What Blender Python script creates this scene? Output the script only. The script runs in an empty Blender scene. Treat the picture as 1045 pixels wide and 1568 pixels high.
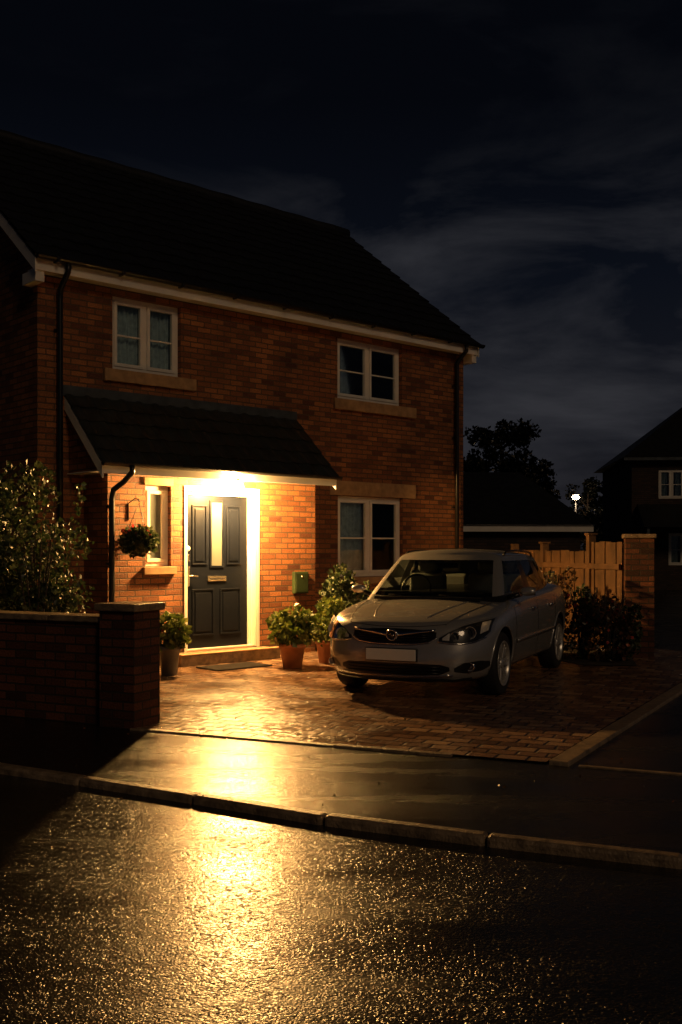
import bpy, bmesh, math, random
import numpy as np
from mathutils import Vector, Matrix
from mathutils.bvhtree import BVHTree
random.seed(7); rng=np.random.default_rng(7)
scene=bpy.context.scene
scene.view_settings.view_transform='Standard'
scene.view_settings.look='None'
scene.view_settings.exposure=0
COL=scene.collection

# ------------------------------------------------------------ node helpers
class NT:
    def __init__(s,name):
        s.m=bpy.data.materials.new(name); s.m.use_nodes=True
        s.t=s.m.node_tree; s.t.nodes.clear()
        s.out=s.n('ShaderNodeOutputMaterial')
    def n(s,typ,**kw):
        nd=s.t.nodes.new(typ)
        for k,v in kw.items():
            if k.startswith('_'): setattr(nd,k[1:],v)
            else:
                key=k.replace('__',' ')
                nd.inputs[key].default_value=v
        return nd
    def l(s,a,b): s.t.links.new(a,b)
def ramp(t,fac,stops):
    r=t.n('ShaderNodeValToRGB')
    cr=r.color_ramp
    while len(cr.elements)<len(stops): cr.elements.new(0.5)
    for e,(p,c) in zip(cr.elements,stops):
        e.position=p; e.color=c if len(c)==4 else (*c,1)
    t.l(fac,r.inputs['Fac']); return r
def g(v): return (v,v,v,1)
def pbr(name,col,rough=0.5,metal=0,noise=0.0,nscale=8,bump=0,bscale=60,bdist=0.003,coat=0,spec=0.5):
    t=NT(name); b=t.n('ShaderNodeBsdfPrincipled')
    b.inputs['Roughness'].default_value=rough; b.inputs['Metallic'].default_value=metal
    b.inputs['Coat Weight'].default_value=coat; b.inputs['Coat Roughness'].default_value=0.05
    b.inputs['Specular IOR Level'].default_value=spec
    b.inputs['Base Color'].default_value=(*col,1)
    tc=t.n('ShaderNodeTexCoord')
    if noise>0:
        nz=t.n('ShaderNodeTexNoise',Scale=nscale,Detail=6.0); t.l(tc.outputs['Object'],nz.inputs['Vector'])
        lo=tuple(c*(1-noise) for c in col); hi=tuple(min(1,c*(1+noise)) for c in col)
        r=ramp(t,nz.outputs['Fac'],[(0.3,lo),(0.7,hi)]); t.l(r.outputs['Color'],b.inputs['Base Color'])
    if bump>0:
        nz=t.n('ShaderNodeTexNoise',Scale=bscale,Detail=4.0); t.l(tc.outputs['Object'],nz.inputs['Vector'])
        bp=t.n('ShaderNodeBump',Strength=bump,Distance=bdist); t.l(nz.outputs['Fac'],bp.inputs['Height']); t.l(bp.outputs['Normal'],b.inputs['Normal'])
    t.l(b.outputs[0],t.out.inputs['Surface']); return t.m

def brick_mat(name,c1,c2,mortar,dark):
    t=NT(name); b=t.n('ShaderNodeBsdfPrincipled',Roughness=0.75)
    uv=t.n('ShaderNodeUVMap')
    nzw=t.n('ShaderNodeTexNoise',Scale=9.0,Detail=3.0); t.l(uv.outputs['UV'],nzw.inputs['Vector'])
    sub=t.n('ShaderNodeVectorMath',_operation='SUBTRACT'); sub.inputs[1].default_value=(.5,.5,.5); t.l(nzw.outputs['Color'],sub.inputs[0])
    sc=t.n('ShaderNodeVectorMath',_operation='SCALE'); sc.inputs['Scale'].default_value=0.010; t.l(sub.outputs[0],sc.inputs[0])
    add=t.n('ShaderNodeVectorMath',_operation='ADD'); t.l(uv.outputs['UV'],add.inputs[0]); t.l(sc.outputs[0],add.inputs[1])
    br=t.n('ShaderNodeTexBrick',Scale=1.0,Mortar__Size=0.0085,Mortar__Smooth=0.25,Bias=0.0,Brick__Width=0.225,Row__Height=0.075)
    br.inputs['Color1'].default_value=g(0); br.inputs['Color2'].default_value=g(1); br.inputs['Mortar'].default_value=g(0.5)
    t.l(add.outputs[0],br.inputs['Vector'])
    r=ramp(t,br.outputs['Color'],[(0.0,dark),(0.14,c1),(0.65,c2),(1.0,tuple(min(1,c*1.25) for c in c2))])
    nz=t.n('ShaderNodeTexNoise',Scale=1.6,Detail=6.0); t.l(uv.outputs['UV'],nz.inputs['Vector'])
    r2=ramp(t,nz.outputs['Fac'],[(0.3,g(0.6)),(0.7,g(1.1))])
    nf=t.n('ShaderNodeTexNoise',Scale=60.0,Detail=3.0); t.l(uv.outputs['UV'],nf.inputs['Vector'])
    r3=ramp(t,nf.outputs['Fac'],[(0.3,g(0.55)),(0.7,g(1.15))])
    mm=t.n('ShaderNodeMix',_data_type='RGBA',_blend_type='MULTIPLY'); mm.inputs[0].default_value=1
    t.l(r.outputs[0],mm.inputs[6]); t.l(r2.outputs[0],mm.inputs[7])
    mm3=t.n('ShaderNodeMix',_data_type='RGBA',_blend_type='MULTIPLY'); mm3.inputs[0].default_value=1
    t.l(mm.outputs[2],mm3.inputs[6]); t.l(r3.outputs[0],mm3.inputs[7])
    mx=t.n('ShaderNodeMix',_data_type='RGBA'); t.l(br.outputs['Fac'],mx.inputs[0]); t.l(mm3.outputs[2],mx.inputs[6]); mx.inputs[7].default_value=(*mortar,1)
    t.l(mx.outputs[2],b.inputs['Base Color'])
    inv=t.n('ShaderNodeMath',_operation='SUBTRACT'); inv.inputs[0].default_value=1; t.l(br.outputs['Fac'],inv.inputs[1])
    ma=t.n('ShaderNodeMath',_operation='MULTIPLY_ADD'); t.l(nf.outputs['Fac'],ma.inputs[0]); ma.inputs[1].default_value=0.6; t.l(inv.outputs[0],ma.inputs[2])
    ma2=t.n('ShaderNodeMath',_operation='MULTIPLY_ADD'); t.l(br.outputs['Color'],ma2.inputs[0]); ma2.inputs[1].default_value=0.4; t.l(ma.outputs[0],ma2.inputs[2])
    bp=t.n('ShaderNodeBump',Strength=1.0,Distance=0.012); t.l(ma2.outputs[0],bp.inputs['Height']); t.l(bp.outputs[0],b.inputs['Normal'])
    t.l(b.outputs[0],t.out.inputs['Surface']); return t.m

def asphalt_mat(name,base,rlo,rhi,bd,sc,lo):
    t=NT(name); b=t.n('ShaderNodeBsdfPrincipled')
    tc=t.n('ShaderNodeTexCoord'); P=tc.outputs['Object']
    v=t.n('ShaderNodeTexVoronoi',Scale=sc); t.l(P,v.inputs['Vector'])
    v2=t.n('ShaderNodeTexVoronoi',Scale=sc*.5); t.l(P,v2.inputs['Vector'])
    n1=t.n('ShaderNodeTexNoise',Scale=sc*1.4,Detail=2.0); t.l(P,n1.inputs['Vector'])
    mp=t.n('ShaderNodeMapping'); mp.inputs['Rotation'].default_value=(0,0,math.radians(27)); mp.inputs['Scale'].default_value=(.45,2.2,1); t.l(P,mp.inputs['Vector'])
    n2=t.n('ShaderNodeTexNoise',Scale=1.2,Detail=8.0,Roughness=.65); t.l(mp.outputs[0],n2.inputs['Vector'])
    n3=t.n('ShaderNodeTexNoise',Scale=9.0,Detail=4.0); t.l(P,n3.inputs['Vector'])
    r=ramp(t,v.outputs['Color'],[(0.0,g(base*0.5)),(0.7,g(base)),(1.0,(base*2.6,base*2.4,base*2.1))])
    t.l(r.outputs[0],b.inputs['Base Color'])
    rr=ramp(t,n2.outputs['Fac'],[(0.30,g(rlo)),(0.70,g(rhi))]); t.l(rr.outputs[0],b.inputs['Roughness'])
    h=t.n('ShaderNodeMath',_operation='MULTIPLY_ADD'); t.l(v.outputs['Distance'],h.inputs[0]); h.inputs[1].default_value=-1.1; t.l(n1.outputs['Fac'],h.inputs[2])
    h1=t.n('ShaderNodeMath',_operation='MULTIPLY_ADD'); t.l(v2.outputs['Distance'],h1.inputs[0]); h1.inputs[1].default_value=-0.8; t.l(h.outputs[0],h1.inputs[2])
    h2=t.n('ShaderNodeMath',_operation='MULTIPLY_ADD'); t.l(n3.outputs['Fac'],h2.inputs[0]); h2.inputs[1].default_value=2.0; t.l(h1.outputs[0],h2.inputs[2])
    s1=t.n('ShaderNodeSeparateColor'); t.l(v.outputs['Color'],s1.inputs[0])
    sr=ramp(t,s1.outputs[0],[(0.45,g(lo)),(0.85,g(1.0))])
    s2=ramp(t,n2.outputs['Fac'],[(0.34,g(0.45)),(0.60,g(1.0))])
    mu=t.n('ShaderNodeMath',_operation='MULTIPLY'); t.l(sr.outputs[0],mu.inputs[0]); t.l(s2.outputs[0],mu.inputs[1])
    bp=t.n('ShaderNodeBump',Distance=bd); t.l(mu.outputs[0],bp.inputs['Strength']); t.l(h2.outputs[0],bp.inputs['Height']); t.l(bp.outputs[0],b.inputs['Normal'])
    t.l(b.outputs[0],t.out.inputs['Surface']); return t.m

def paver_mat(name,rot):
    t=NT(name); b=t.n('ShaderNodeBsdfPrincipled')
    tc=t.n('ShaderNodeTexCoord')
    mp=t.n('ShaderNodeMapping'); mp.inputs['Rotation'].default_value=(0,0,rot); t.l(tc.outputs['Object'],mp.inputs['Vector'])
    nw=t.n('ShaderNodeTexNoise',Scale=5.0,Detail=2.0); t.l(mp.outputs[0],nw.inputs['Vector'])
    sc=t.n('ShaderNodeVectorMath',_operation='SCALE'); sc.inputs['Scale'].default_value=0.03; t.l(nw.outputs['Color'],sc.inputs[0])
    ad=t.n('ShaderNodeVectorMath',_operation='ADD'); t.l(mp.outputs[0],ad.inputs[0]); t.l(sc.outputs[0],ad.inputs[1])
    br=t.n('ShaderNodeTexBrick',Scale=1.0,Mortar__Size=0.016,Mortar__Smooth=0.9,Bias=0.0,Brick__Width=0.22,Row__Height=0.155)
    br.inputs['Color1'].default_value=g(0); br.inputs['Color2'].default_value=g(1); br.inputs['Mortar'].default_value=g(0.5); t.l(ad.outputs[0],br.inputs['Vector'])
    r=ramp(t,br.outputs['Color'],[(0.0,(0.10,0.055,0.035)),(0.5,(0.22,0.12,0.07)),(1.0,(0.36,0.23,0.14))])
    nf=t.n('ShaderNodeTexNoise',Scale=60.0,Detail=4.0); t.l(tc.outputs['Object'],nf.inputs['Vector'])
    nm=t.n('ShaderNodeTexNoise',Scale=13.0,Detail=3.0); t.l(tc.outputs['Object'],nm.inputs['Vector'])
    nl=t.n('ShaderNodeTexNoise',Scale=1.5,Detail=5.0); t.l(tc.outputs['Object'],nl.inputs['Vector'])
    mx=t.n('ShaderNodeMix',_data_type='RGBA'); t.l(br.outputs['Fac'],mx.inputs[0]); t.l(r.outputs[0],mx.inputs[6]); mx.inputs[7].default_value=(0.012,0.009,0.007,1)
    t.l(mx.outputs[2],b.inputs['Base Color'])
    rr=ramp(t,nl.outputs['Fac'],[(0.35,g(0.14)),(0.65,g(0.34))]); t.l(rr.outputs[0],b.inputs['Roughness'])
    inv=t.n('ShaderNodeMath',_operation='SUBTRACT'); inv.inputs[0].default_value=1; t.l(br.outputs['Fac'],inv.inputs[1])
    a=t.n('ShaderNodeMath',_operation='MULTIPLY_ADD'); t.l(nf.outputs['Fac'],a.inputs[0]); a.inputs[1].default_value=0.25; t.l(inv.outputs[0],a.inputs[2])
    a2=t.n('ShaderNodeMath',_operation='MULTIPLY_ADD'); t.l(br.outputs['Color'],a2.inputs[0]); a2.inputs[1].default_value=0.8; t.l(a.outputs[0],a2.inputs[2])
    a3=t.n('ShaderNodeMath',_operation='MULTIPLY_ADD'); t.l(nm.outputs['Fac'],a3.inputs[0]); a3.inputs[1].default_value=0.9; t.l(a2.outputs[0],a3.inputs[2])
    bp=t.n('ShaderNodeBump',Strength=1.0,Distance=0.017); t.l(a3.outputs[0],bp.inputs['Height']); t.l(bp.outputs[0],b.inputs['Normal'])
    t.l(b.outputs[0],t.out.inputs['Surface']); return t.m

def leaf_mat(name,c1,c2,c3):
    t=NT(name); b=t.n('ShaderNodeBsdfPrincipled',Roughness=0.4)
    ge=t.n('ShaderNodeNewGeometry')
    r=ramp(t,ge.outputs['Random Per Island'],[(0.0,c1),(0.55,c2),(1.0,c3)]); t.l(r.outputs[0],b.inputs['Base Color'])
    tr=t.n('ShaderNodeBsdfTranslucent'); t.l(r.outputs[0],tr.inputs['Color'])
    mx=t.n('ShaderNodeMixShader',Fac=0.25); t.l(b.outputs[0],mx.inputs[1]); t.l(tr.outputs[0],mx.inputs[2])
    t.l(mx.outputs[0],t.out.inputs['Surface']); return t.m
def glass_mat(name,tint=(0.8,0.85,0.85),refl=0.06,rough=0.02):
    t=NT(name)
    tp=t.n('ShaderNodeBsdfTransparent'); tp.inputs[0].default_value=(*tint,1)
    gl=t.n('ShaderNodeBsdfGlossy',Roughness=rough)
    lw=t.n('ShaderNodeFresnel',IOR=1.45); ad=t.n('ShaderNodeMath',_operation='ADD'); t.l(lw.outputs[0],ad.inputs[0]); ad.inputs[1].default_value=refl
    mx=t.n('ShaderNodeMixShader'); t.l(ad.outputs[0],mx.inputs[0]); t.l(tp.outputs[0],mx.inputs[1]); t.l(gl.outputs[0],mx.inputs[2])
    t.l(mx.outputs[0],t.out.inputs['Surface']); return t.m
def emit_mat(name,col,s):
    t=NT(name); e=t.n('ShaderNodeEmission',Strength=s); e.inputs[0].default_value=(*col,1); t.l(e.outputs[0],t.out.inputs['Surface']); return t.m

M_brick=brick_mat('red_brick',(0.25,0.085,0.030),(0.40,0.150,0.050),(0.09,0.055,0.032),(0.13,0.042,0.02))
M_brick2=brick_mat('garden_brick',(0.11,0.036,0.017),(0.20,0.066,0.028),(0.035,0.024,0.017),(0.05,0.018,0.011))  # wet brick, darkened further so the pier front's shade sits in its colour
M_brick3=brick_mat('night_brick',(0.035,0.017,0.011),(0.055,0.027,0.016),(0.02,0.016,0.013),(0.02,0.01,0.008))  # near-black brick copy, night shade of the background buildings put into its colour
M_roof=pbr('roof_tile',(0.009,0.010,0.012),0.5,noise=0.4,nscale=6,bump=0.3,bscale=80)
M_porchroof=pbr('porch_tile',(0.018,0.023,0.022),0.40,noise=0.4,nscale=6,bump=0.3,bscale=80)
M_lead=pbr('lead_flashing',(0.07,0.085,0.10),0.45,metal=0.3,noise=0.3)
M_white=pbr('upvc_white',(0.78,0.75,0.68),0.35,noise=0.06,nscale=5)
M_black=pbr('black_plastic',(0.010,0.010,0.011),0.3)
M_sand=pbr('sandstone',(0.38,0.23,0.11),0.75,noise=0.25,nscale=10,bump=0.4)
M_conc=pbr('concrete',(0.26,0.19,0.12),0.34,noise=0.5,nscale=14,bump=1.0,bscale=60,bdist=0.008)
M_door=pbr('door_paint',(0.0035,0.0050,0.0095),0.42,bump=0.15,bscale=120,bdist=0.001,spec=0.15)
M_brass=pbr('satin_metal',(0.75,0.68,0.55),0.25,metal=1)
M_glass=glass_mat('window_glass',(0.9,0.95,0.95),0.01)
M_frost=pbr('frosted_glass',(0.10,0.11,0.10),0.2)
M_curtain=pbr('curtain',(0.42,0.49,0.52),0.9,noise=0.25,nscale=12)
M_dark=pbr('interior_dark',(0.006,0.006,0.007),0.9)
M_terra=pbr('terracotta',(0.38,0.15,0.07),0.6,noise=0.3,bump=0.3)
M_greypot=pbr('grey_pot',(0.12,0.12,0.12),0.5,noise=0.3)
M_soil=pbr('soil',(0.03,0.022,0.015),0.95,noise=0.4,bump=1,bscale=30,bdist=0.02)
M_grass=pbr('grass_ground',(0.02,0.03,0.012),0.9,noise=0.5,nscale=4,bump=1,bscale=60,bdist=0.02)
M_bark=pbr('bark',(0.05,0.035,0.025),0.9,noise=0.3,bump=0.8,bscale=30,bdist=0.01)
M_leafd=leaf_mat('leaf_dark',(0.012,0.022,0.008),(0.03,0.05,0.016),(0.11,0.13,0.06))
M_leafl=leaf_mat('leaf_light',(0.05,0.08,0.014),(0.11,0.15,0.025),(0.24,0.25,0.06))
M_leafr=leaf_mat('leaf_red',(0.04,0.024,0.010),(0.07,0.05,0.016),(0.16,0.06,0.028))
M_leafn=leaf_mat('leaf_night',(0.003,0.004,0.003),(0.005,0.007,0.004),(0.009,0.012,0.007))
M_flower=leaf_mat('petal',(0.35,0.02,0.02),(0.5,0.05,0.04),(0.6,0.15,0.05))
M_wood=pbr('fence_wood',(0.11,0.055,0.022),0.7,noise=0.5,nscale=3,bump=0.5,bscale=40)
M_mat=pbr('coir_mat',(0.014,0.012,0.011),0.95,bump=1,bscale=200,bdist=0.004,spec=0.1)
M_green=pbr('green_box',(0.025,0.042,0.014),0.5,noise=0.2)
M_lamp=emit_mat('lamp_glow',(1.0,0.52,0.15),4200)
M_slamp=emit_mat('street_lamp_glow',(1.0,0.70,0.40),150)
M_road=asphalt_mat('wet_asphalt',0.013,0.17,0.30,0.0040,95.0,0.22)
M_path=asphalt_mat('wet_pavement',0.016,0.18,0.32,0.0034,105.0,0.26)
M_steel=pbr('galvanised',(0.12,0.12,0.13),0.5,metal=0.6)

# ------------------------------------------------------------ mesh helpers
def empty(name,loc=(0,0,0),rz=0):
    e=bpy.data.objects.new(name,None); COL.objects.link(e); e.location=loc; e.rotation_euler=(0,0,rz); e.empty_display_size=0.3; return e
def mk(name,verts,faces,mat,parent=None,smooth=False,fm=None,uv=True,bevel=0,loc=None,rz=0):
    me=bpy.data.meshes.new(name); me.from_pydata([tuple(v) for v in verts],[],[tuple(f) for f in faces])
    mats=mat if isinstance(mat,(list,tuple)) else [mat]
    for m in mats: me.materials.append(m)
    if fm: me.polygons.foreach_set('material_index',fm)
    if smooth: me.polygons.foreach_set('use_smooth',[True]*len(me.polygons))
    me.update()
    if uv:
        ul=me.uv_layers.new(name='UVMap')
        for p in me.polygons:
            n=p.normal; ax=max(range(3),key=lambda k:abs(n[k]))
            for li in p.loop_indices:
                c=me.vertices[me.loops[li].vertex_index].co
                ul.data[li].uv=(c.y,c.z) if ax==0 else ((c.x,c.z) if ax==1 else (c.x,c.y))
    ob=bpy.data.objects.new(name,me); COL.objects.link(ob)
    if parent: ob.parent=parent
    if loc: ob.location=loc
    if rz: ob.rotation_euler=(0,0,rz)
    if bevel:
        b=ob.modifiers.new('b','BEVEL'); b.width=bevel; b.segments=2; b.limit_method='ANGLE'
    return ob
BF=[(0,3,2,1),(4,5,6,7),(0,1,5,4),(1,2,6,5),(2,3,7,6),(3,0,4,7)]
def bx(V,F,x0,x1,y0,y1,z0,z1):
    i=len(V); V+= [(x0,y0,z0),(x1,y0,z0),(x1,y1,z0),(x0,y1,z0),(x0,y0,z1),(x1,y0,z1),(x1,y1,z1),(x0,y1,z1)]
    F+=[tuple(i+k for k in f) for f in BF]
def boxes(name,lst,mat,parent=None,bevel=0.004,**k):
    V=[];F=[]
    for b in lst: bx(V,F,*b)
    return mk(name,V,F,mat,parent,bevel=bevel,**k)
def tube(name,pts,r,mat,parent=None,seg=10,smooth=True,radii=None):
    V=[];F=[]; pts=[Vector(p) for p in pts]
    for i,p in enumerate(pts):
        d=(pts[min(i+1,len(pts)-1)]-pts[max(i-1,0)]).normalized()
        a=d.orthogonal().normalized() if i==0 else (a-d*a.dot(d)).normalized()
        b=d.cross(a); rr=radii[i] if radii else r
        for k in range(seg):
            t=2*math.pi*k/seg; V.append(p+a*math.cos(t)*rr+b*math.sin(t)*rr)
    for i in range(len(pts)-1):
        for k in range(seg): F.append((i*seg+k,i*seg+(k+1)%seg,(i+1)*seg+(k+1)%seg,(i+1)*seg+k))
    F.append(tuple(range(seg-1,-1,-1))); F.append(tuple((len(pts)-1)*seg+k for k in range(seg)))
    return mk(name,V,F,mat,parent,smooth=smooth)
def lathe(name,prof,mat,parent=None,seg=28,axis='z',loc=(0,0,0),smooth=True):
    V=[];F=[]
    for r,h in prof:
        for k in range(seg):
            t=2*math.pi*k/seg; a,b=r*math.cos(t),r*math.sin(t)
            v={'z':(a,b,h),'x':(h,a,b),'y':(a,h,b)}[axis]
            V.append((v[0]+loc[0],v[1]+loc[1],v[2]+loc[2]))
    for i in range(len(prof)-1):
        for k in range(seg): F.append((i*seg+k,i*seg+(k+1)%seg,(i+1)*seg+(k+1)%seg,(i+1)*seg+k))
    return mk(name,V,F,mat,parent,smooth=smooth)
def leaves(name,clumps,size,mat,parent=None,flat=0.0,aspect=0.45):
    V=[];F=[]; 
    for (c,rad,n) in clumps:
        rad=np.array(rad if hasattr(rad,'__len__') else (rad,)*3)
        d=rng.normal(size=(n,3)); d/=np.linalg.norm(d,axis=1)[:,None]
        rr=rng.uniform(0.35,1.0,size=(n,1))**0.6
        P=np.array(c)+d*rr*rad
        D=d*0.6+rng.normal(size=(n,3))*0.7+np.array([0,0,0.15]); D/=np.linalg.norm(D,axis=1)[:,None]
        A=rng.normal(size=(n,3)); S=np.cross(D,A); S/=np.linalg.norm(S,axis=1)[:,None]; N=np.cross(S,D)
        L=size*rng.uniform(0.6,1.3,size=(n,1))
        b=len(V)
        q=np.stack([P,P+D*L*0.5+S*L*aspect+N*L*0.12,P+D*L,P+D*L*0.5-S*L*aspect+N*L*0.12],axis=1).reshape(-1,3)
        V+=[tuple(v) for v in q]
        F+=[(b+4*i,b+4*i+1,b+4*i+2,b+4*i+3) for i in range(n)]
    return mk(name,V,F,mat,parent,uv=False)

# ------------------------------------------------------------ wall with openings
def wall(name,x0,x1,z0,z1,y,th,ops,mat,parent):
    xs=sorted(set([x0,x1]+[v for o in ops for v in o[:2]])); zs=sorted(set([z0,z1]+[v for o in ops for v in o[2:]]))
    V=[];F=[]
    def q(*p):
        i=len(V); V.extend(p); F.append((i,i+1,i+2,i+3))
    for a,b in zip(xs,xs[1:]):
        for c,d in zip(zs,zs[1:]):
            if any(o[0]<=a and b<=o[1] and o[2]<=c and d<=o[3] for o in ops): continue
            q((a,y,c),(b,y,c),(b,y,d),(a,y,d)); q((b,y+th,c),(a,y+th,c),(a,y+th,d),(b,y+th,d))
    for a,b,c,d in ops:
        q((a,y,c),(a,y,d),(a,y+th,d),(a,y+th,c)); q((b,y,c),(b,y+th,c),(b,y+th,d),(b,y,d))
        q((a,y,d),(b,y,d),(b,y+th,d),(a,y+th,d)); q((a,y,c),(a,y+th,c),(b,y+th,c),(b,y,c))
    q((x0,y,z0),(x0,y,z1),(x0,y+th,z1),(x0,y+th,z0)); q((x1,y,z0),(x1,y+th,z0),(x1,y+th,z1),(x1,y,z1)); q((x0,y,z1),(x1,y,z1),(x1,y+th,z1),(x0,y+th,z1))
    return mk(name,V,F,mat,parent)

def window(name,parent,x0,x1,z0,z1,y,cas=2,bar=True,curt=1.0,glass=None):
    fy=y+0.05; fw=0.055; B=[]
    B+=[(x0,x1,fy,fy+.07,z0,z0+fw),(x0,x1,fy,fy+.07,z1-fw,z1),(x0,x0+fw,fy,fy+.07,z0+fw,z1-fw),(x1-fw,x1,fy,fy+.07,z0+fw,z1-fw)]
    w=(x1-x0-2*fw)
    for k in range(1,cas):
        xm=x0+fw+w*k/cas; B.append((xm-.03,xm+.03,fy,fy+.07,z0+fw,z1-fw))
    boxes(name+'_frame',B,M_white,parent,0.005)
    C=[];c=0.045;G=[]
    for k in range(cas):
        a=x0+fw+w*k/cas+(.031 if k else .001); b=x0+fw+w*(k+1)/cas-(.031 if k<cas-1 else .001)
        z2,z3=z0+fw+.001,z1-fw-.001
        C+=[(a,b,fy-.014,fy+.04,z2,z2+c),(a,b,fy-.014,fy+.04,z3-c,z3),(a,a+c,fy-.014,fy+.04,z2+c,z3-c),(b-c,b,fy-.014,fy+.04,z2+c,z3-c)]
        if bar:
            zm=z2+(z3-z2)*0.48; C.append((a+c,b-c,fy+.0,fy+.035,zm-.011,zm+.011))
        G.append((a+c-.003,b-c+.003,fy+.016,fy+.022,z2+c-.003,z3-c+.003))
    boxes(name+'_casements',C,M_white,parent,0.004)
    boxes(name+'_glass',G,glass or M_glass,parent,0)
    V=[];F=[]
    if curt:
        def sheet(a,b):
            n=int(70*(b-a)/.7);i0=len(V)
            for j in range(n+1):
                x=a+(b-a)*j/n; yy=y+.155+.02*math.sin(j*1.0+a*9+.6*math.sin(j*.23))+.008*math.sin(j*.37)
                V.extend([(x,yy,z0-.05),(x+.012*math.sin(j*.5),yy-.006,(z0+z1)/2),(x,yy,z1+.02)])
            for r in range(2): F.extend([(i0+3*j+r,i0+3*j+3+r,i0+3*j+4+r,i0+3*j+1+r) for j in range(n)])
        ww=x1-x0; sheet(x0,x0+ww*.51*curt); sheet(x1-ww*.46*curt,x1+.15)
        mk(name+'_curtain',V,F,M_curtain,parent,smooth=True)
    boxes(name+'_dark_panel',[(x0-.3,x1+.3,y+.6,y+.62,z0-.4,z1+.3)],M_dark,parent,0)  # dark panel behind the curtains, its colour stands in for unlit-room shade

def tile_roof(name,x0,x1,ye,ze,yr,zr,mat,parent,gauge=0.32,tile=0.30,lift=0.028):
    L=math.hypot(yr-ye,zr-ze); n=max(2,round(L/gauge)); dy,dz=(yr-ye)/L,(zr-ze)/L
    ny,nz=-dz,dy
    if nz<0: ny,nz=dz,-dy
    nx=int((x1-x0)/(tile/6)); V=[];F=[];W=nx+1
    nt=int((x1-x0)/tile)+3
    for k in range(n):
        jit=[random.uniform(-.003,.004) for _ in range(nt)]
        b=len(V)
        for row in range(3):
            for i in range(W):
                x=x0+(x1-x0)*i/nx; u=(x-x0)/tile; ti=int(u); ph=u-ti
                h=0.016*max(0,math.sin(ph*2*math.pi*1.0))**0.8+jit[ti]
                if row==0: s=L*k/n-.0; hh=-0.01
                elif row==1: s=L*k/n; hh=lift+h
                else: s=L*(k+1)/n+.01; hh=0.004+h
                V.append((x,ye+dy*s+ny*hh,ze+dz*s+nz*hh))
        for row in range(2):
            for i in range(nx):
                a=b+row*W+i; F.append((a,a+1,a+W+1,a+W))
    return mk(name,V,F,mat,parent)

# ============================================================ HOUSE
HA=math.radians(42.4)
house=empty('brick_house',(-3.734,12.59,0),HA)
HL=7.96; HD=6.4; EZ=4.88
wins=[(1.04,2.09,3.83,4.80),(4.98,6.42,3.84,4.80),(4.99,6.44,1.05,2.33)]
wall('front_wall',0,HL,0,EZ,0,.3,wins,M_brick,house)
for i,(a,b,c,d) in enumerate(wins): window(['bedroom_window_a','bedroom_window_b','lounge_window'][i],house,a+.002,b-.002,c+.002,d-.002,0.02,curt=(.9,1.0,1.0)[i])
def gable(name,x0,x1):
    poly=[(.3,0),(HD-.3,0),(HD-.3,EZ),(HD,EZ),(HD/2,7.58),(0,EZ+.001),(.3,EZ+.001)]
    n=len(poly); V=[(x0,p[0],p[1]) for p in poly]+[(x1,p[0],p[1]) for p in poly]
    F=[tuple(range(n)),tuple(range(2*n-1,n-1,-1))]+[((i+1)%n,i,n+i,n+(i+1)%n) for i in range(n)]
    return mk(name,V,F,M_brick,house)
gable('gable_wall_a',0,.3); gable('gable_wall_b',HL-.3,HL)
wall('rear_wall',0,HL,0,EZ,HD-.3,.3,[],M_brick,house)
boxes('stone_sills',[(.90,2.31,-.06,.06,3.67,3.828),(4.88,6.71,-.06,.06,3.67,3.838),(4.90,6.60,-.05,.06,.94,1.048),(4.82,6.74,-.018,.03,2.333,2.56)],M_sand,house,0.008)
boxes('fascia',[(-.12,HL+.12,-.22,-.195,4.87,5.02),(-.12,HL+.12,HD+.195,HD+.22,4.87,5.02)],M_white,house,0.003)
boxes('soffit',[(-.12,HL+.12,-.195,-.002,4.885,4.90),(-.12,HL+.12,HD+.002,HD+.195,4.885,4.90)],M_white,house,0)
tile_roof('roof_front',-.16,HL+.16,-.27,5.03,HD/2,7.77,M_roof,house)
tile_roof('roof_back',-.16,HL+.16,HD+.27,5.03,HD/2,7.77,M_roof,house)
tube('ridge_tiles',[(-.17+i*.415,HD/2,7.76+(0.012 if i%2 else 0)) for i in range(21)],.11,M_roof,house,seg=12)
def barge(name,x0,x1,mat=M_white):
    P=[(-.24,5.0),(HD/2,7.735),(HD+.24,5.0),(HD+.24,4.84),(HD/2,7.55),(-.24,4.84)]
    n=6; V=[(x0,*p) for p in P]+[(x1,*p) for p in P]
    F=[(0,1,4,5),(1,2,3,4),(6,11,10,7),(7,10,9,8)]+[((i+1)%n,i,n+i,n+(i+1)%n) for i in range(n)]
    mk(name,V,F,mat,house)
barge('barge_board_a',-.145,-.121); barge('barge_board_b',HL+.121,HL+.145)
boxes('eaves_box_end',[(-.12,-.002,-.195,.16,4.74,4.884),(HL+.002,HL+.12,-.195,.16,4.74,4.884)],M_white,house,0.003)
def gutter(name,x0,x1,y,z,r=.055,mat=M_black):
    V=[];F=[];S=9
    for x in (x0,x1):
        for k in range(S):
            t=math.pi*k/(S-1); V.append((x,y-r*math.cos(t),z-r*math.sin(t)))
        for k in range(S):
            t=math.pi*(S-1-k)/(S-1); V.append((x,y-(r-.006)*math.cos(t),z-(r-.006)*math.sin(t)))
    n=2*S
    F=[(i,(i+1)%n,n+(i+1)%n,n+i) for i in range(n)]+[tuple(range(n-1,-1,-1)),tuple(range(n,2*n))]
    mk(name,V,F,mat,house,smooth=False)
gutter('gutter_front',-.14,HL+.2,-.28,5.045)
boxes('gutter_brackets',[(x,x+.03,-.342,-.222,4.98,5.05) for x in np.arange(.1,HL,.9)],M_black,house,0.002)
def downpipe(name,pts):
    tube(name,pts,.036,M_black,house,seg=12)
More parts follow.
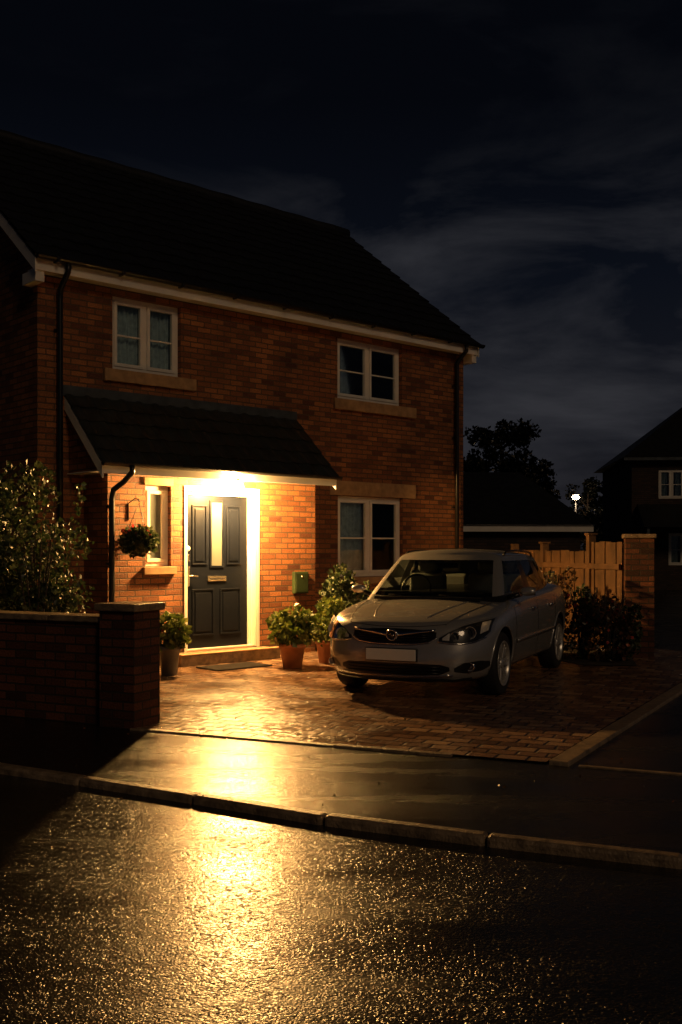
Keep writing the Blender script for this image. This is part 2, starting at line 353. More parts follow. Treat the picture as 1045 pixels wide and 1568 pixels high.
downpipe('downpipe_a',[(.27,-.28,5.0),(.27,-.28,4.9),(.27,-.07,4.72),(.27,-.065,4.6),(.27,-.065,3.3),(.27,-.065,0.05)])
downpipe('downpipe_b',[(7.72,-.28,5.0),(7.72,-.28,4.9),(7.72,-.07,4.72),(7.72,-.065,4.6),(7.72,-.065,3.3),(7.72,-.065,0.05)])
downpipe('downpipe_porch',[(.72,-1.03,2.50),(.72,-1.03,2.42),(.70,-.86,2.31),(.66,-.69,2.22),(.65,-.665,2.1),(.65,-.665,1.2),(.65,-.665,.06)])
boxes('pipe_clips',[(.215,.325,-.028,-.0,z,z+.03) for z in (.9,2.2,4.2)]+[(7.665,7.775,-.028,-.0,z,z+.03) for z in (.9,2.2,3.4,4.3)]+[(.6,.70,-.63,-.601,z,z+.03) for z in (.5,1.3,2.0)],M_black,house,0)
# porch bay
PB=-.60
door=(1.78,2.93,.15,2.27); nw=(1.165,1.545,1.27,2.30)
wall('porch_front_wall',.63,4.0,0,2.45,PB,.22,[door,nw],M_brick,house)
boxes('porch_side_walls',[(.63,.85,PB+.22,-.002,0,2.449),(3.78,4.0,PB+.22,-.002,0,2.449)],M_brick,house,0)
boxes('porch_soffit',[(.40,4.08,-.925,-.601,2.43,2.445),(.40,.628,-.601,-.002,2.43,2.445)],M_white,house,0)
boxes('porch_fascia',[(.38,4.10,-.95,-.926,2.395,2.515)],M_white,house,0.003)
tile_roof('porch_roof',.35,4.12,-.99,2.49,-.002,3.44,M_porchroof,house,gauge=.27,tile=.25,lift=.024)
def pbarge(name,x0,x1):
    P=[(-.95,2.50),(-.01,3.40),(-.01,3.24),(-.95,2.34)]
    V=[(x0,*p) for p in P]+[(x1,*p) for p in P]
    mk(name,V,[(0,1,2,3),(7,6,5,4)]+[((i+1)%4,i,4+i,4+(i+1)%4) for i in range(4)],M_white,house)
pbarge('porch_barge_a',.355,.379); pbarge('porch_barge_b',4.085,4.108)
V=[(.42,-.9,2.45),(.42,-.01,2.45),(.42,-.01,3.30)]+[(.46,-.9,2.45),(.46,-.01,2.45),(.46,-.01,3.30)]
V2=[(v[0]+3.6,v[1],v[2]) for v in V]
T=[(0,1,2),(5,4,3),(0,3,4,1),(1,4,5,2),(2,5,3,0)]
mk('porch_cheeks',V+V2,T+[tuple(i+6 for i in f) for f in T],M_brick,house)
boxes('lead_flashing',[(.30,4.14,-.028,-.003,3.41,3.55)],M_lead,house,0.004)
gutter('porch_gutter',.34,4.14,-1.00,2.525,.045)
# door set
dy=PB+.13
boxes('door_frame',[(1.782,1.84,dy-.03,dy+.06,.17,2.268),(2.87,2.928,dy-.03,dy+.06,.17,2.268),(1.84,2.87,dy-.03,dy+.06,2.21,2.268),(1.782,2.928,dy-.06,dy+.08,.152,.172)],M_white,house,0.004)
boxes('door_reveal_lining',[(2.912,2.9275,PB-.004,dy-.031,.16,2.266),(1.7825,1.795,PB-.004,dy-.031,.16,2.266),(1.796,2.911,PB-.004,dy-.031,2.255,2.2675)],M_white,house,0)
boxes('door_architrave',[(2.932,2.975,PB-.014,PB-.001,.15,2.31),(1.74,1.778,PB-.014,PB-.001,.15,2.31),(1.74,2.975,PB-.0145,PB-.001,2.272,2.32)],M_white,house,0.002)
boxes('door_leaf',[(1.843,2.867,dy,dy+.045,.176,2.207)],M_door,house,0.002)
P=[];I=[]
def panel(a,b,c,d):
    w=.022
    P.extend([(a,b,dy-.016,dy-.0005,c,c+w),(a,b,dy-.016,dy-.0005,d-w,d),(a,a+w,dy-.016,dy-.0005,c+w,d-w),(b-w,b,dy-.016,dy-.0005,c+w,d-w)])
    I.append((a+.05,b-.05,dy-.012,dy-.0005,c+.05,d-.05))
panel(1.95,2.19,1.28,2.08);panel(2.51,2.75,1.28,2.08);panel(1.95,2.30,.34,.96);panel(2.40,2.75,.34,.96)
boxes('door_panels',P+I,M_door,house,0.006)
boxes('door_glazing',[(2.265,2.435,dy-.006,dy-.001,1.27,2.12)],M_frost,house,0)
boxes('door_glazing_bead',[(2.235,2.265,dy-.014,dy-.0008,1.24,2.15),(2.435,2.465,dy-.014,dy-.0008,1.24,2.15),(2.265,2.435,dy-.014,dy-.0008,2.12,2.15),(2.265,2.435,dy-.014,dy-.0008,1.24,1.27)],M_door,house,0.003)
boxes('letterbox',[(2.20,2.50,dy-.018,dy-.001,1.06,1.13)],M_brass,house,0.004)
boxes('letterbox_slot',[(2.23,2.47,dy-.0205,dy-.0182,1.085,1.105)],M_dark,house,0)
boxes('door_handle_plate',[(1.875,1.91,dy-.014,dy-.001,1.0,1.26)],M_brass,house,0.004)
tube('door_handle',[(1.892,dy-.014,1.14),(1.892,dy-.05,1.14),(1.91,dy-.055,1.14),(2.01,dy-.055,1.135)],.009,M_brass,house,seg=8)
lathe('door_number',[(0.0,-.012),(.034,-.012),(.038,-.001)],M_white,house,axis='y',loc=(1.885,dy,1.50))
boxes('door_lock',[(1.865,1.905,dy-.014,dy-.001,1.33,1.42)],M_brass,house,0.004)
window('porch_window',house,nw[0]+.002,nw[1]-.002,nw[2]+.002,nw[3]-.002,PB+.02,cas=1,bar=False,curt=0,glass=M_frost)
boxes('porch_window_trim',[(1.12,1.60,PB-.05,PB+.05,1.17,1.268),(1.14,1.57,PB-.02,PB+.01,2.303,2.40)],M_sand,house,0.006)
boxes('door_step',[(1.45,3.05,-.98,PB-.002,0,.148)],M_conc,house,0.012)
boxes('step_nosing',[(1.43,3.07,-1.0,-.90,.1485,.165)],M_sand,house,0.006)
boxes('meter_box',[(3.56,3.82,PB-.07,PB-.001,.86,1.17)],M_green,house,0.012)
boxes('meter_box_door',[(3.58,3.80,PB-.078,PB-.0705,.88,1.15)],M_green,house,0.004)
lathe('meter_box_lock',[(0,-.01),(.014,-.01),(.016,0)],M_brass,house,seg=12,axis='y',loc=(3.69,PB-.078,1.10))
# porch lamp : globe lantern hung under the fascia board
LP=(2.36,-.93,2.325)
lathe('porch_lamp_base',[(0,2.395),(.04,2.394),(.045,2.385),(.03,2.375),(0,2.375)],M_white,house,seg=20,loc=(LP[0],LP[1],0))
bpy.ops.mesh.primitive_ico_sphere_add(subdivisions=2,radius=.085); gl=bpy.context.object; gl.name='porch_lamp_globe'; gl.data.materials.append(M_lamp); gl.parent=house; gl.location=(LP[0],LP[1],2.31)
for p in gl.data.polygons: p.use_smooth=True

def H(lx,ly):
    c,s=math.cos(HA),math.sin(HA); return (-3.734+lx*c-ly*s,12.59+lx*s+ly*c)

# ============================================================ hanging basket
hx,hy=H(.915,-.86); hb=empty('hanging_basket',(hx,hy,1.6),HA)
lathe('bowl',[(0,-.19),(.08,-.175),(.15,-.11),(.185,-.02),(.19,.03),(.17,.03)],M_leafd,hb,seg=20)
leaves('basket_foliage',[((0,0,-.02),(.22,.22,.17),900),((0,0,.08),(.19,.19,.08),250)],.06,M_leafd,hb)
leaves('flowers',[((0,0,.10),(.2,.2,.08),70)],.045,M_flower,hb,aspect=.6)
for k in range(3):
    a=k*2.1+.4; tube('chain_%d'%(k+1),[(.18*math.cos(a),.18*math.sin(a),.03),(0,0,.46)],.004,M_black,hb,seg=5)
tube('bracket',[(0,0,.47),(0,.0,.50),(0,.10,.52),(0,.255,.46),(0,.255,.25)],.008,M_black,hb,seg=6)

# ============================================================ POTS
def pot(name,x,y,r,h,mat,fol,fsize,lm,n=700,fl=None):
    e=empty(name,(x,y,0.012))
    lathe('pot',[(0,0),(r*.72,0),(r*.95,h*.82),(r*1.04,h*.82),(r*1.06,h),(r*.92,h),(r*.9,h*.9),(0,h*.9)],mat,e,seg=28)
    leaves('foliage',fol,fsize,lm,e)
    for k in range(9):
        a=random.uniform(0,6.28);tube('stem_%d'%(k+1),[(0.03*math.cos(a),.03*math.sin(a),h*.88),(fol[0][1][0]*.6*math.cos(a),fol[0][1][0]*.6*math.sin(a),h+random.uniform(.15,.3))],.005,M_bark,e,seg=5)
    if fl: leaves('flowers',fl,.045,M_flower,e,aspect=.6)
    return e
pot('potted_plant',-.61,12.85,.165,.30,M_terra,[((0,0,.42),(.27,.27,.15),560),((-.12,.05,.55),(.15,.15,.13),160),((.15,0,.58),(.14,.14,.12),150),((.02,0,.66),(.1,.1,.12),70)],.075,M_leafl)
pot('potted_plant',-2.03,12.1,.13,.34,M_greypot,[((0,0,.5),(.2,.2,.22),450),((.1,-.02,.42),(.13,.13,.12),160)],.08,M_leafl,fl=[((0,0,.55),(.17,.17,.14),14)])
pot('potted_plant',-.18,13.35,.15,.30,M_terra,[((0,0,.46),(.24,.24,.22),500),((.05,.05,.68),(.16,.16,.17),180)],.075,M_leafl)
def shrub(name,x,y,cl,size,mat,stems=7,h=.6):
    e=empty(name,(x,y,0.0)); leaves('foliage',cl,size,mat,e)
    for k in range(stems):
        a=random.uniform(0,6.28);r=cl[0][1][0]*.6;tube('stem_%d'%(k+1),[(.03*math.cos(a),.03*math.sin(a),0),(r*.4*math.cos(a),r*.4*math.sin(a),h*.5),(r*math.cos(a),r*math.sin(a),h)],.01,M_bark,e,seg=5,radii=[.014,.01,.004])
    return e
shrub('wall_shrub',-.05,14.0,[((0,0,.7),(.28,.3,.42),700),((.05,.0,1.05),(.18,.18,.2),220),((.35,.3,.6),(.3,.3,.4),500)],.075,M_leafd)
cl=[]
for k in range(46):
    a=random.uniform(0,6.28);r=random.uniform(0,1)**.5
    x=-1.0+1.5*r*math.cos(a); y=.75*r*math.sin(a)+.2; top=2.5-.55*(abs(x+1.0)/1.5)**2-.25*random.random()
    z=random.uniform(.6,top-.25); rr=random.uniform(.20,.38)
    cl.append(((x,y,z),(rr,rr,rr*.8),300))
for k in range(26):
    x=random.uniform(-2.4,.5); cl.append(((x,.2+random.uniform(-.3,.3),2.36-.5*(abs(x+1)/1.5)**2+random.uniform(-.1,.15)),(.07,.07,.16),26))
shrub('garden_bush',-3.15,10.55,cl,.058,M_leafd,stems=12,h=1.6)
for (x,y,h,r,m) in [(2.95,14.2,1.0,.32,M_leafr),(3.25,13.75,.85,.32,M_leafd),(3.50,13.35,.75,.34,M_leafr),(3.72,13.55,.60,.25,M_leafd),(2.75,14.9,1.0,.35,M_leafd)]:
    cl=[((0,0,h*.4),(r,r,h*.36),260)]+[((random.uniform(-r,r)*.9,random.uniform(-r,r)*.9,h*random.uniform(.5,1.1)),(r*.3,r*.3,.15),60) for _ in range(9)]
    s=shrub('flowering_shrub',x,y,cl,.06,m,stems=18,h=h*1.15)
    leaves('flowers',[((0,0,h*.6),(r,r,h*.5),30)],.05,M_flower,s,aspect=.6)

# ============================================================ GARDEN WALL
rd=Vector((-.9,.436)).normalized(); WA=math.atan2(rd.y,rd.x)
gw=empty('garden_wall',(-1.71,8.46,0),WA)
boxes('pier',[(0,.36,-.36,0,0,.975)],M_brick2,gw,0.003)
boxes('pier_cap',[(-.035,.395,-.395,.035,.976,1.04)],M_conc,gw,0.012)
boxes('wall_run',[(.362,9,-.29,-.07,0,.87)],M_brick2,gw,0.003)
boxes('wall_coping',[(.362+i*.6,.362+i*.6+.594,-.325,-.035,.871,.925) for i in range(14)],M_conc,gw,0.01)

# ============================================================ GROUND / ROAD / DRIVE
def sheet(name,poly,z,mat,parent=None):
    return mk(name,[(x,y,z) for x,y in poly],[tuple(range(len(poly)))],mat,parent)
sheet('ground',[(-400,-400),(400,-400),(400,600),(-400,600)],-.14,M_grass)
K=[(-40,27),(-12,12.3),(-6,9.1),(-2.39,7.17),(-1.12,6.44),(.03,5.74),(.88,5.35),(1.685,5.02),(3.2,4.35),(6,3.2),(15,-.5),(40,-11)]
road_poly=[(p[0],p[1]) for p in K]
sheet('road',list(reversed(road_poly))+[(-60,27),(-60,-40),(40,-40)],-.045,M_road)
sheet('pavement',road_poly+[(60,-11),(60,90),(-60,90),(-60,27)],0.0,M_path)
def along(pts,step):
    P=[Vector(p) for p in pts]
    res=[]
    for a,b in zip(P,P[1:]):
        n=max(1,int((b-a).length/.1))
        for i in range(n): res.append(a.lerp(b,i/n))
    res.append(P[-1]); cur=0;out=[res[0]]
    for a,b in zip(res,res[1:]):
        cur+=(b-a).length
        if cur>=step: out.append(b);cur=0
    return out
def strip_blocks(name,pts,step,w,z0,z1,side,mat,gap=.008,bev=.012):
    V=[];F=[]; q=along(pts,step)
    for a,b in zip(q,q[1:]):
        d=(b-a).normalized(); n=Vector((-d.y,d.x))*side; a2=a+d*gap/2;b2=b-d*gap/2
        jz=random.uniform(-.003,.003)
        c=[a2,b2,b2+n*w,a2+n*w]
        if side<0: c=[a2,a2+n*w,b2+n*w,b2]
        i=len(V); V+=[(p.x,p.y,z0) for p in c]+[(p.x,p.y,z1+jz) for p in c]; F+=[tuple(i+k for k in f) for f in BF]
    return mk(name,V,F,mat,None,bevel=bev)
strip_blocks('kerb',K[1:-1],.92,.10,-.12,.010,-1,M_conc,bev=.02)
drv=[(-1.75,8.50),(1.42,7.13),(5.35,14.24),(4.2,16.0),(2.3,18.2),(-3.6,12.7),(-2.3,10.4),(-1.95,8.9)]
drive_rot=math.atan2(-1.37,3.17)
sheet('driveway',drv,0.012,paver_mat('wet_block_paving',-drive_rot))
strip_blocks('driveway_edging',[(-1.75,8.46),(1.45,7.07)],.9,.07,-.02,.017,1,M_conc,bev=.004)
strip_blocks('driveway_edging',[(1.44,7.10),(5.45,14.35)],.9,.14,-.02,.030,-1,M_conc,bev=.008)
strip_blocks('path_edging',[(1.62,7.02),(8,4.3)],.9,.05,-.02,.012,1,M_conc,bev=.004)
sheet('flower_bed',[(2.25,17.3),(2.4,15.2),(3.1,13.0),(3.75,12.95),(4.0,14.2),(3.0,17.5)],.02,M_soil)
sheet('front_garden',[(-1.95,8.85),(-2.3,10.4),(-2.95,12.4),(-3.6,12.8),(-9,18),(-16,14),(-9,11.9)],.01,M_grass)
dmx,dmy=H(1.95,-1.42); boxes('doormat',[(-.42,.42,-.24,.24,.013,.030)],M_mat,None,0.006,loc=(dmx,dmy,0),rz=HA)
L=[]
for _ in range(70):
    px=random.uniform(-2.2,2.5); py=random.uniform(5.9,9.5)
    L.append(((px,py,.016),(.0,.0,.001),1))
leaves('fallen_leaves',L,.022,M_leafr)

# ============================================================ FENCE + PILLAR
fe=empty('wooden_fence',(3.97,14.45,0),math.atan2(3.3,-.95))
B=[];x=.0
while x<3.4:
    top=1.60 if x<.85 else 1.47
    B.append((x,x+.138,-.012+(.012 if int(x/.15)%2 else 0),.008+(.012 if int(x/.15)%2 else 0),.05,top+random.uniform(-.012,.008))); x+=.15
boxes('boards',B,M_wood,fe,0.003)
boxes('posts',[(.82,.91,-.06,.06,0,1.70),(2.3,2.39,-.06,.06,0,1.58),(3.4,3.49,-.06,.06,0,1.58)],M_wood,fe,0.006)
boxes('post_caps',[(.80,.93,-.08,.08,1.701,1.73),(2.28,2.41,-.08,.08,1.581,1.61)],M_wood,fe,0.006)
boxes('rails',[(0,3.4,.022,.06,.3,.38),(0,3.4,.022,.06,1.2,1.28)],M_wood,fe,0.004)
bp_=empty('brick_pillar',(4.13,14.20,0),math.radians(-12))
boxes('shaft',[(-.19,.19,-.19,.19,0,1.64)],M_brick2,bp_,0.003)
boxes('cap',[(-.22,.22,-.22,.22,1.641,1.70)],M_conc,bp_,0.012)
# ============================================================ GARAGE
ga=empty('garage',(6.2,26.5,0),math.radians(6))
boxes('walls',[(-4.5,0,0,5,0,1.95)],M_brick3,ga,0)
boxes('fascia',[(-4.7,.25,-.27,-.24,1.93,2.10)],M_white,ga,0.003)
V=[(-4.7,-.3,2.08),(.28,-.3,2.08),(.28,5.3,2.08),(-4.7,5.3,2.08),(-3.6,2.5,3.65),(-.9,2.5,3.65)]
mk('roof',V,[(0,1,5,4),(1,2,5),(2,3,4,5),(3,0,4),(3,2,1,0)],M_roof,ga)
# ============================================================ NEIGHBOUR HOUSE
nh=empty('brick_house',(10.5,37,0),math.radians(-6))
ops=[(.95,1.85,3.3,4.35),(3.6,4.8,3.3,4.35),(1.3,2.3,.9,2.05)]
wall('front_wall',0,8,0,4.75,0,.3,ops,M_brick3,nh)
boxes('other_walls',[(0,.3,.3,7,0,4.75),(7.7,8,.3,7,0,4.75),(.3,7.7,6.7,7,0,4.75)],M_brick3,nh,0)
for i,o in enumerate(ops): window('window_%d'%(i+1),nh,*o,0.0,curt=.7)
V=[(-.35,-.35,4.77),(8.35,-.35,4.77),(8.35,7.35,4.77),(-.35,7.35,4.77),(3.4,3.5,7.7),(4.6,3.5,7.7)]
mk('roof',V,[(0,1,5,4),(1,2,5),(2,3,4,5),(3,0,4),(3,2,1,0)],M_roof,nh)
boxes('fascia',[(-.33,8.33,-.34,-.31,4.66,4.765)],M_lead,nh,0)
V=[(.2,-1.4,2.25),(7.8,-1.4,2.25),(7.8,-.01,3.1),(.2,-.01,3.1),(.2,-.01,2.25),(7.8,-.01,2.25)]
mk('porch_roof',V,[(0,1,2,3),(0,3,4),(1,5,2),(0,4,5,1)],M_roof,nh)
boxes('porch_posts',[(.3,.4,-1.3,-1.2,0,2.25),(4,4.1,-1.3,-1.2,0,2.25)],M_lead,nh,0)
# ============================================================ STREET LAMP
sl=empty('street_lamp',(13.75,60,0))
tube('column',[(0,0,0),(0,0,1.0),(0,0,4.35)],.07,M_steel,sl,seg=10,radii=[.10,.08,.06])
lathe('lantern_cap',[(0,4.70),(.12,4.69),(.23,4.65),(.23,4.63),(0,4.63)],M_steel,sl,seg=16)
lathe('lantern_cage',[(.06,4.32),(.12,4.34),(.125,4.37),(.06,4.37)],M_steel,sl,seg=16)
bpy.ops.mesh.primitive_ico_sphere_add(subdivisions=2,radius=.20); o=bpy.context.object; o.name='lantern_bowl'; o.data.materials.append(M_slamp); o.parent=sl; o.location=(0,0,4.50); o.scale=(1,1,.7)

# ============================================================ TREES
def tree(name,x,y,h,w,nl=5000,seed=1,narrow=False):
    random.seed(seed); e=empty(name,(x,y,0))
    tube('trunk',[(0,0,0),(.05,0,h*.3),(-.03,.05,h*.6),(0,0,h*.92)],.2,M_bark,e,seg=8,radii=[.2,.15,.09,.02])
    cl=[]
    nb=22
    for k in range(nb):
        z0=h*random.uniform(.18,.85); a=random.uniform(0,6.28); f=(1-(z0/h)) if narrow else math.sin(math.pi*min(1,max(.12,z0/h*.95)))
        L=w*.5*max(.25,f)*random.uniform(.6,1.1); zt=min(h*.98,z0+L*random.uniform(.3,.8))
        p=(L*math.cos(a),L*math.sin(a),zt)
        tube('limb_%d'%(k+1),[(0,0,z0),(p[0]*.5,p[1]*.5,z0+(zt-z0)*.6),p],.05,M_bark,e,seg=5,radii=[.06,.035,.012])
        for j in range(3):
            r=random.uniform(.22,.48)*(w/3.2)**.5
            t=random.uniform(.5,1.05); cl.append(((p[0]*t+random.uniform(-.25,.25),p[1]*t+random.uniform(-.25,.25),z0+(zt-z0)*t+random.uniform(-.1,.35)),(r,r,r*.75),nl//(nb*3)))
    cl.append(((0,0,h*.94),(.25,.25,.4),nl//40))
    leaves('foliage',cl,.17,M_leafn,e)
tree('broadleaf_tree',6.9,44,7.0,3.9,6000,3)
tree('broadleaf_tree',5.6,43,5.6,3.0,4000,9)
tree('broadleaf_tree',9.6,48,5.6,2.0,2600,5,True)
tree('broadleaf_tree',13.4,51,5.2,2.2,3200,12)
tree('broadleaf_tree',8.3,48,4.9,2.6,3000,21)
tree('broadleaf_tree',15.2,63,5.8,3.4,3500,22)
tree('broadleaf_tree',12.4,66,6.0,3.2,3500,31)
cl=[((x,66+random.uniform(-2,2),random.uniform(.6,2.5)),(1.6,1.2,1.1),260) for x in np.arange(4,36,1.1)]
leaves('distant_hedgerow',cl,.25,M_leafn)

# ============================================================ CAR
M_paint=pbr('silver_paint',(0.50,0.49,0.47),0.27,metal=0.55,noise=0.03,nscale=300,coat=0.8)
M_cglass=glass_mat('car_glass',(0.62,0.68,0.66),0.06)
M_cover=glass_mat('lens_cover',(0.9,0.9,0.9),0.03)
M_chrome=pbr('chrome',(0.85,0.85,0.83),0.15,metal=1)
M_refl=pbr('reflector',(0.9,0.88,0.84),0.28,metal=.4)
M_trim=pbr('car_black_trim',(0.012,0.012,0.012),0.28)
M_rub=pbr('tyre_rubber',(0.018,0.018,0.018),0.75,bump=.3)
M_alloy=pbr('alloy',(0.60,0.58,0.54),0.3,metal=0.6)
M_plate=pbr('plate_white',(0.9,0.88,0.8),0.4)
M_seat=pbr('seat_fabric',(0.20,0.205,0.21),0.85)
M_red=pbr('red_lens',(0.25,0.01,0.01),0.15,coat=1)
car=empty('parked_car',(.488,9.98,.012),math.radians(-24.2))
def ztop(y): return float(np.interp(y,[0,.1,.42,.87,1.2,1.7,2.7,3.9,4.4],[.735,.755,.81,.875,.925,.955,.99,1.03,1.02]))
F8=[0,.12,.28,.45,.60,.76,.91,1.0]
YF=[.07,.025,.0,.0,.02,.04,.065,.12]
W8=[.82,.862,.885,.90,.902,.897,.878,.825]
YR=[4.34,4.39,4.42,4.42,4.40,4.38,4.36,4.32]
def body():
    xf=[0,.25,.5,.72,.88,.965]; yo=[0,.008,.04,.115,.25,.43]
    ys=[.66,.9,1.25,1.7,2.2,2.7,3.1,3.5,3.85]; wy=[.982,1.0,.995,.99,.99,.99,.995,1.0,.985]
    ro=[.40,.22,.09,.03,0]; xr=[.955,.87,.70,.4,0]
    V=[];F=[];fm=[]
    rings=[]
    for k in range(8):
        half=[]
        for a,b in zip(xf,yo): half.append((a*W8[k]*.985,YF[k]+b*(1 if k<7 else .95)))
        for a,b in zip(wy,ys): half.append((a*W8[k],b))
        for a,b in zip(xr,ro): half.append((a*W8[k],YR[k]-b))
        n=len(half)
        ring=half+[(-p[0],p[1]) for p in half[-2:0:-1]]
        idx=[]
        for (x,y) in ring:
            z=.20+F8[k]*(ztop(y)-.20)
            if k==0: z=.21+.03*(abs(y-2.2)<1.2)-.02
            idx.append(len(V)); V.append((x,y,z))
        rings.append(idx)
    N=len(rings[0]); n=(N+2)//2
    for k in range(7):
        for i in range(N):
            F.append((rings[k][i],rings[k][(i+1)%N],rings[k+1][(i+1)%N],rings[k+1][i])); fm.append(0)
    def cap(ring,top):
        m=8; rows=[]
        for i in range(1,n-1):
            a=ring[i]; b=ring[N-i]; row=[a]
            for j in range(1,m):
                s=1-2*j/m; x=V[a][0]*s; y=V[a][1]; z=V[a][2]+((.055 if y<3.9 else .03)*(V[a][0]/.83)**2*(1-abs(s)**2.2) if top else 0)
                row.append(len(V)); V.append((x,y,z))
            row.append(b); rows.append(row)
        def addf(f,dark):
            F.append(f if top else tuple(reversed(f))); fm.append(1 if dark else 0)
        for j in range(m):
            addf((ring[0],rows[0][j],rows[0][j+1]),not top); addf((ring[n-1],rows[-1][j+1],rows[-1][j]),not top)
        for r,(a,b) in enumerate(zip(rows,rows[1:])):
            for j in range(m):
                y=V[a[j]][1]; dark=(not top) or (y>1.2 and y<4.0 and 1<=j<m-1)
                addf((a[j],b[j],b[j+1],a[j+1]),dark)
    cap(rings[7],True); cap(rings[0],False)
    return V,F,fm
V,F,fm=body()
lb=mk('body_shell',V,F,[M_paint,M_trim],car,smooth=True,fm=fm,uv=False)
bm=bmesh.new(); bm.from_mesh(lb.data); bmesh.ops.recalc_face_normals(bm,faces=bm.faces); bm.to_mesh(lb.data); bm.free()
ss=lb.modifiers.new('s','SUBSURF'); ss.levels=2; ss.render_levels=2
bpy.context.view_layer.update()
dg=bpy.context.evaluated_depsgraph_get()
bvh=BVHTree.FromObject(lb,dg)
def hitf(x,z):
    h=bvh.ray_cast(Vector((x,-2,z)),Vector((0,1,0)))
    return h[0] if h[0] else None
def patch(name,cols,mat,off=.004,rows=5,sub=4,mode='f',side=1,thick=0.0,par=None):
    C=[]
    for a,b in zip(cols,cols[1:]):
        for i in range(sub): t=i/sub; C.append(tuple(a[k]*(1-t)+b[k]*t for k in range(3)))
    C.append(cols[-1])
    V=[];F=[];last=0
    for c in C:
        for r in range(rows+1):
            z=c[1]+(c[2]-c[1])*r/rows
            if mode=='f':
                h=bvh.ray_cast(Vector((c[0],-2,z)),Vector((0,1,0)))
                if h[0]: nn=h[1]; v=h[0]+nn*off*(1 if nn.y<0 else -1); last=v.y
                else: v=Vector((c[0],last,z))
            else:
                h=bvh.ray_cast(Vector((2*side,c[0],z)),Vector((-side,0,0)))
                if h[0]: nn=h[1]; v=h[0]+nn*off*(1 if nn.x*side>0 else -1)
                else: v=Vector((.9*side,c[0],z))
            V.append(v)
    R=rows+1
    for i in range(len(C)-1):
        for r in range(rows): F.append((i*R+r,(i+1)*R+r,(i+1)*R+r+1,i*R+r+1))
    o=mk(name,V,F,mat,par or car,smooth=True,uv=False)
    if thick:
        s=o.modifiers.new('t','SOLIDIFY'); s.thickness=thick; s.offset=0
    return o
def sym(cols): return [(-a,b,c) for a,b,c in reversed(cols)]+[(a,b,c) for a,b,c in cols if a>0]
patch('grille_opening',sym([(0,.565,.705),(.2,.568,.70),(.36,.585,.69),(.43,.625,.675)]),M_trim,.004)
for k,(dz) in enumerate((.0,.03,.06)):
    patch('grille_slat_%d'%(k+1),sym([(0,.585+dz,.593+dz),(.36,.598+dz*.7,.606+dz*.7)]),M_black,.014,rows=1,thick=.012)
patch('grille_chrome_bar',sym([(0,.625,.668),(.08,.632,.668),(.25,.658,.682),(.42,.680,.696)]),M_chrome,.022,rows=2,thick=.012)
patch('grille_chrome_lower',sym([(0,.550,.562),(.2,.553,.565),(.37,.573,.584),(.44,.618,.628)]),M_chrome,.012,rows=1,thick=.008)
h=hitf(0,.645); BZ=.645
lathe('round_badge',[(0,-.016),(.040,-.016),(.044,-.012),(.044,.0)],M_trim,car,axis='y',loc=(0,h.y-.022,BZ))
lathe('badge_ring',[(.042,-.02),(.052,-.024),(.060,-.018),(.060,0)],M_chrome,car,axis='y',loc=(0,h.y-.022,BZ))
tube('badge_motif',[(-.03,h.y-.042,BZ+.005),(-.005,h.y-.042,BZ+.015),(.002,h.y-.042,BZ-.008),(.028,h.y-.042,BZ-.004)],.006,M_chrome,car,seg=6)
h=hitf(0,.45); boxes('number_plate',[(-.26,.26,h.y-.03,h.y-.018,.400,.512)],M_plate,car,0.006)
boxes('plate_holder',[(-.268,.268,h.y-.0178,h.y+.04,.392,.520)],M_trim,car,0.006)
patch('lower_intake',sym([(0,.262,.375),(.3,.262,.375),(.48,.275,.370),(.56,.31,.345)]),M_trim,.004)
for k,z in enumerate((.285,.315,.345)): patch('intake_slat_%d'%(k+1),sym([(0,z,z+.008),(.48,z,z+.008)]),M_black,.013,rows=1,thick=.01)
patch('intake_chrome_strip',sym([(0,.245,.257),(.35,.245,.257),(.58,.262,.274)]),M_chrome,.010,rows=1,thick=.006)
patch('splitter',sym([(0,.205,.225),(.5,.21,.23),(.72,.215,.235)]),M_trim,.006,rows=1,thick=.01)
